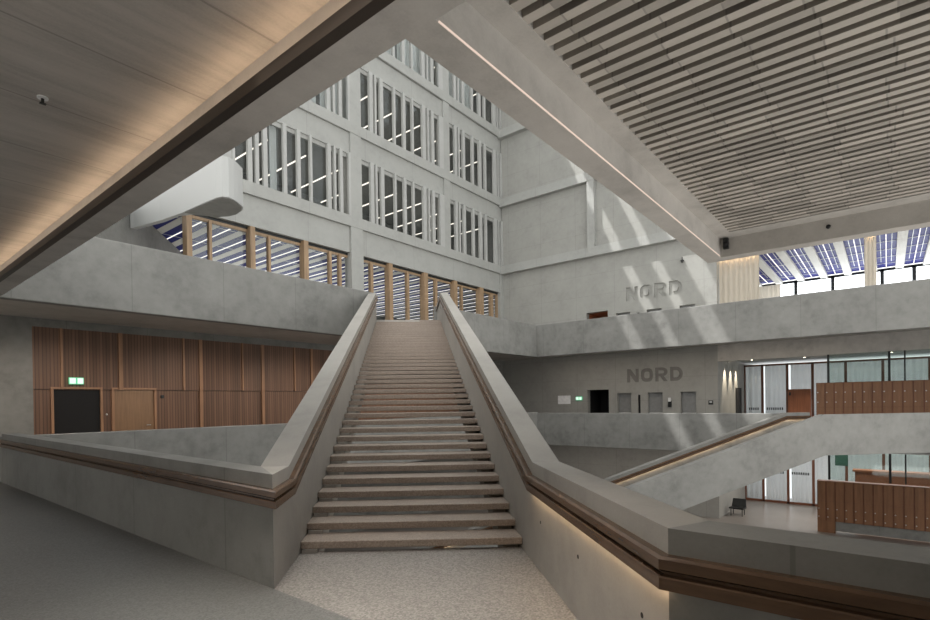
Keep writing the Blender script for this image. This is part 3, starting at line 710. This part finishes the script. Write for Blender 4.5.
# glazed recess, two storeys
for z, lab, q in ((0, 'on the landing floor', 0), (-5.22, 'on the lower storey', 1)):
    t = thing(f'window_{wn+13+q}', (40.1, 3, z), f'dark wood framed glass wall {lab} behind the lockers', 'window', None, 'structure')
    top = z+4.0
    fr = [7.64, 6.55, 5.11, 3.72, 2.0, .2, -1.9, -4]
    for y in fr[:-1]: MB().box(39.95, 40.1, y-.07, y+.07, z, top).build('post', W_FRAME, t)
    MB().box(39.95, 40.1, -4, 7.64, top-.10, top+.02).box(39.95, 40.1, -4, 7.64, z, z+.14).build('rail', W_FRAME, t)
    MB().box(40.0, 40.02, -4, 7.6, z, top).build('pane', GLASS, t)
    marks = MB()
    for a, b in ((7.35,6.7),(6.3,5.25)):
        y = a
        while y-.09 > b: marks.box(39.93, 39.94, y-.075, y, z+(.95 if q == 0 else 1.95), z+(1.12 if q == 0 else 2.12)); y -= .125
    if q == 1:
        for a, b in ((4.9,3.9),):
            y = a
            while y-.09 > b: marks.box(39.93, 39.94, y-.075, y, z+1.95, z+2.12); y -= .125
    marks.build('privacy_marking', DARKM, t)
    for k in range(3):
        a, b = [(6.6,7.55),(5.2,6.5),(-3.9,5.0)][k]
        tag(wavy(a, b, 40.7, z+.05, top, .05, .3, 'y').build('curtain', CURT_W, smooth=True), f'white curtain behind the glass wall {lab}, {["first","second","third"][k]} from the return wall', 'curtain')
    # outer daylight behind the curtains
    o = MB().box(42.2, 42.25, -4, 7.6, z, top).build(f'window_{wn+15+q}', SKYR); struct(o, f'bright outer glazing behind the white curtains {lab}', 'window')
t = thing('door_6', (39.9, 4.4, 0), 'reddish wooden door leaf in the glass wall left of the lockers', 'door', None, 'structure')
l_ = MB().box(39.86, 39.94, 3.80, 5.05, 0.05, 2.3).build('leaf', W_DOORR, t); MB().box(39.80, 39.86, 4.9, 4.98, 1.9, 2.1).build('closer', DARKM, l_)

# lockers
def locker(x, y, z, h, locks, label, grp):
    t = thing('locker', (x+.25, y-.19, z), label, 'locker', grp)
    MB().box(x+.02, x+.5, y-.3825, y-.0005, z, z+h).build('body', W_FRAME, t)
    hh = (h-.02)/2
    for k in range(2):
        d = MB().box(x, x+.02, y-.352, y-.022, z+.01+k*hh, z+hh*(k+1)-.004).build('door', W_LOCK, t)
        MB().tube((x-.02, y-.07, z+locks[k]), (x, y-.07, z+locks[k]), .028, 8).build('lock', STEEL, d)
    return t
LAB0 = 'wooden locker on the landing floor, {} from the glass door'
LAB1 = 'wooden locker on the lower storey, {} from the glass wall'
p0 = None; p1 = None
for k in range(13):
    y = 2.87-.383*k; w = ORD[k]
    if p0 is None: p0 = locker(32.5, y, 0, 2.5, (1.5, 2.0), LAB0.format(w), 'lockers on the landing floor'); b0 = p0.location.copy()
    else: dup(p0, (b0.x, b0.y-.383*k, b0.z), LAB0.format(w))
    if p1 is None: p1 = locker(32.5, y, -4.6, 2.05, (.2, .62), LAB1.format(w), 'lockers on the lower storey'); b1 = p1.location.copy()
    else: dup(p1, (b1.x, b1.y-.383*k, b1.z), LAB1.format(w))
tag(MB().box(32.55, 33.0, 2.11, 2.87, -5.22, -4.6).build('locker_plinth', W_LOCK), 'wooden plinth under the first two lower lockers', 'plinth')
tag(MB().box(32.6, 33.0, -4.2, 2.1, -5.1, -4.6).build('bench_plinth', CON), 'pale concrete plinth below the lower lockers', 'plinth')
for z, zt, lab in ((2.5, 3.95, 'above the landing floor lockers'), (-2.5, -.6, 'above the lower storey lockers')):
    t = thing('glass_partition', (32.75, 0, z), f'greenish glass partition with dark posts {lab}', 'partition')
    for y in (2.36, -.08, -.66, -2.6): MB().box(32.72, 32.78, y-.05 if y != -.66 else y-.03, y+.05 if y != -.66 else y+.03, z, zt).build('post', DARKM, t)
    MB().box(32.745, 32.755, -4, 2.4, z, zt).build('pane', GLASS_G, t)
# furniture glimpsed behind the lower lockers
t = thing('reception_counter', (35.5, 0, -5.22), 'long brown counter top behind the lower lockers', 'counter')
MB().box(35.2, 35.9, -3.5, 1.5, -2.3, -2.2).build('top', ORANGE, t); MB().box(35.3, 35.8, -3.4, 1.4, -5.22, -2.3).build('base', ORANGE, t)
o = MB().box(36.4, 36.46, 1.75, 2.35, -2.15, -1.45).build('poster', GREEN); tag(o, 'dark green poster hanging behind the lower glass partition', 'poster')
t = thing('lounge_chair', (34.4, 7.0, -5.22), 'dark shell chair standing by the return wall on the lower storey', 'chair')
MB().hexa([(34.0,6.6,-4.80),(34.8,6.6,-4.84),(34.8,7.4,-4.84),(34.0,7.4,-4.80),(34.0,6.6,-4.70),(34.8,6.6,-4.76),(34.8,7.4,-4.76),(34.0,7.4,-4.70)]).build('seat', DARKM, t, bevel=.02)
MB().hexa([(34.72,6.6,-4.8),(34.82,6.6,-4.8),(34.82,7.4,-4.8),(34.72,7.4,-4.8),(34.86,6.65,-4.3),(34.94,6.65,-4.3),(34.94,7.35,-4.3),(34.86,7.35,-4.3)]).build('backrest', DARKM, t, bevel=.02)
for a, b in ((34.1,6.7),(34.7,6.7),(34.1,7.3),(34.7,7.3)): MB().tube((a,b,-5.22),(a,b,-4.8),.025,8).build('leg', DARKM, t)

# ------------------------------------------------------------------ unseen roof fins added to hold back the sun; three slots let it in
rf = MB()
SL = [(20.45,21.15),(18.65,19.3),(16.35,17.5)]
def fins(y0, y1, xa=-14, xb=44):
    # upright fins: each one shades the strip [y-step, y] from a sun that falls .47 m sideways per metre
    n = max(1, math.ceil((y1-y0)/1.0)); st_ = (y1-y0)/n
    for i in range(n): rf.box(xa, xb, y0+st_*(i+1)-.03, y0+st_*(i+1)+.03, 27.0, 27.0+st_/.47+.06)
fins(-14, 16.35); fins(17.5, 18.65); fins(19.3, 20.45); fins(21.15, 40)
for y0, y1 in SL: fins(y0, y1, -14, 16.5)
struct(rf.build('ceiling_sun_fins', WHITE), 'unseen white upright fins added high over the atrium to shape sun and sky light', 'roof')

# ------------------------------------------------------------------ light
W = bpy.data.worlds.new('world'); S.world = W; W.use_nodes = True
bg = W.node_tree.nodes['Background']; bg.inputs[0].default_value = (1.0,.985,.95,1); bg.inputs[1].default_value = .75
sun = bpy.data.lights.new('sun', 'SUN'); sun.energy = 2.6; sun.angle = math.radians(.6); sun.color = (1,.98,.95)
so = bpy.data.objects.new('sun', sun); C.objects.link(so)
sun.energy = 2.2; so.rotation_euler = Vector((.35,-.47,-1)).to_track_quat('-Z','Y').to_euler(); so.location = (10,20,30)
def spot(x, y, z, e, col=(1,.85,.65), size=1.0, tgt=(0,0,-1)):
    l = bpy.data.lights.new('spot_lamp', 'SPOT'); l.energy = e; l.color = col; l.spot_size = size; l.spot_blend = .6; l.shadow_soft_size = .05
    o = bpy.data.objects.new('spot_lamp', l); C.objects.link(o); o.location = (x,y,z); o.rotation_euler = Vector(tgt).to_track_quat('-Z','Y').to_euler()
for x in (34.4, 35.9, 37.4): spot(x, 7.3, 4.1, 260, size=.8, tgt=(0,.14,-1))
for x, y in ((36.5,5.2),(37.6,3.9),(36.2,2.0)): spot(x, y, 4.1, 70, size=1.8)
def area(x, y, z, sx, sy, e, col=(1,.93,.85)):  # unseen fill lights added to brighten the rooms, without fixtures
    l = bpy.data.lights.new('fill_light', 'AREA'); l.shape = 'RECTANGLE'; l.size = sx; l.size_y = sy; l.energy = e; l.color = col
    o = bpy.data.objects.new('fill_light', l); C.objects.link(o); o.location = (x,y,z)
area(35.5, 2, -.7, 4, 8, 120)
def fill_up(x, y, z, sx, sy, e, col=(1,.96,.9)):  # added fill aimed upwards to lift the dark ceilings
    area(x, y, z, sx, sy, e, col); bpy.context.scene.collection.objects[-1].rotation_euler = (math.pi, 0, 0)
fill_up(20, 30, 5.5, 22, 8, 200)
fill_up(38, 1.5, 5.5, 8, 9, 60)
fill_up(8, -4, -4.6, 8, 10, 190)
area(-4.5, 8, 4.7, 2, 9, 90, (.95,.98,1)); bpy.context.scene.collection.objects[-1].data.spread = math.radians(120)
fill_up(-7, 3, 2.9, 3, 12, 290, (1,.9,.8))
area(30.2, 10, 4.8, .8, 16, 55, (1,.88,.75))
area(29, 12, -.7, 1.2, 14, 60, (1,.9,.8))
for x in (1.0, 4.93, 9.9, 14.5, 19, 23.5): spot(x, 18.6, 4.75, 120, (1,.88,.76), 2.3, (0,.35,-1))  # soffit spots; those without a downlight fixture are added to light the panelling
area(1.9, 3.1, 4.7, .7, 2.0, 20, (1,.9,.8)); bpy.context.scene.collection.objects[-1].data.spread = math.radians(76)
for zz in (11.43, 16.55, 21.7): area(20, 26, zz+4.1, 22, 5, 160)

S.view_settings.view_transform = 'Standard'; S.view_settings.look = 'None'; S.view_settings.gamma = 1; S.view_settings.use_curve_mapping = False
S.view_settings.exposure = 1.42
S.cycles.max_bounces = 8; S.cycles.diffuse_bounces = 5; S.cycles.glossy_bounces = 3; S.cycles.transparent_max_bounces = 12; S.cycles.sample_clamp_indirect = 6; S.cycles.caustics_reflective = False; S.cycles.caustics_refractive = False
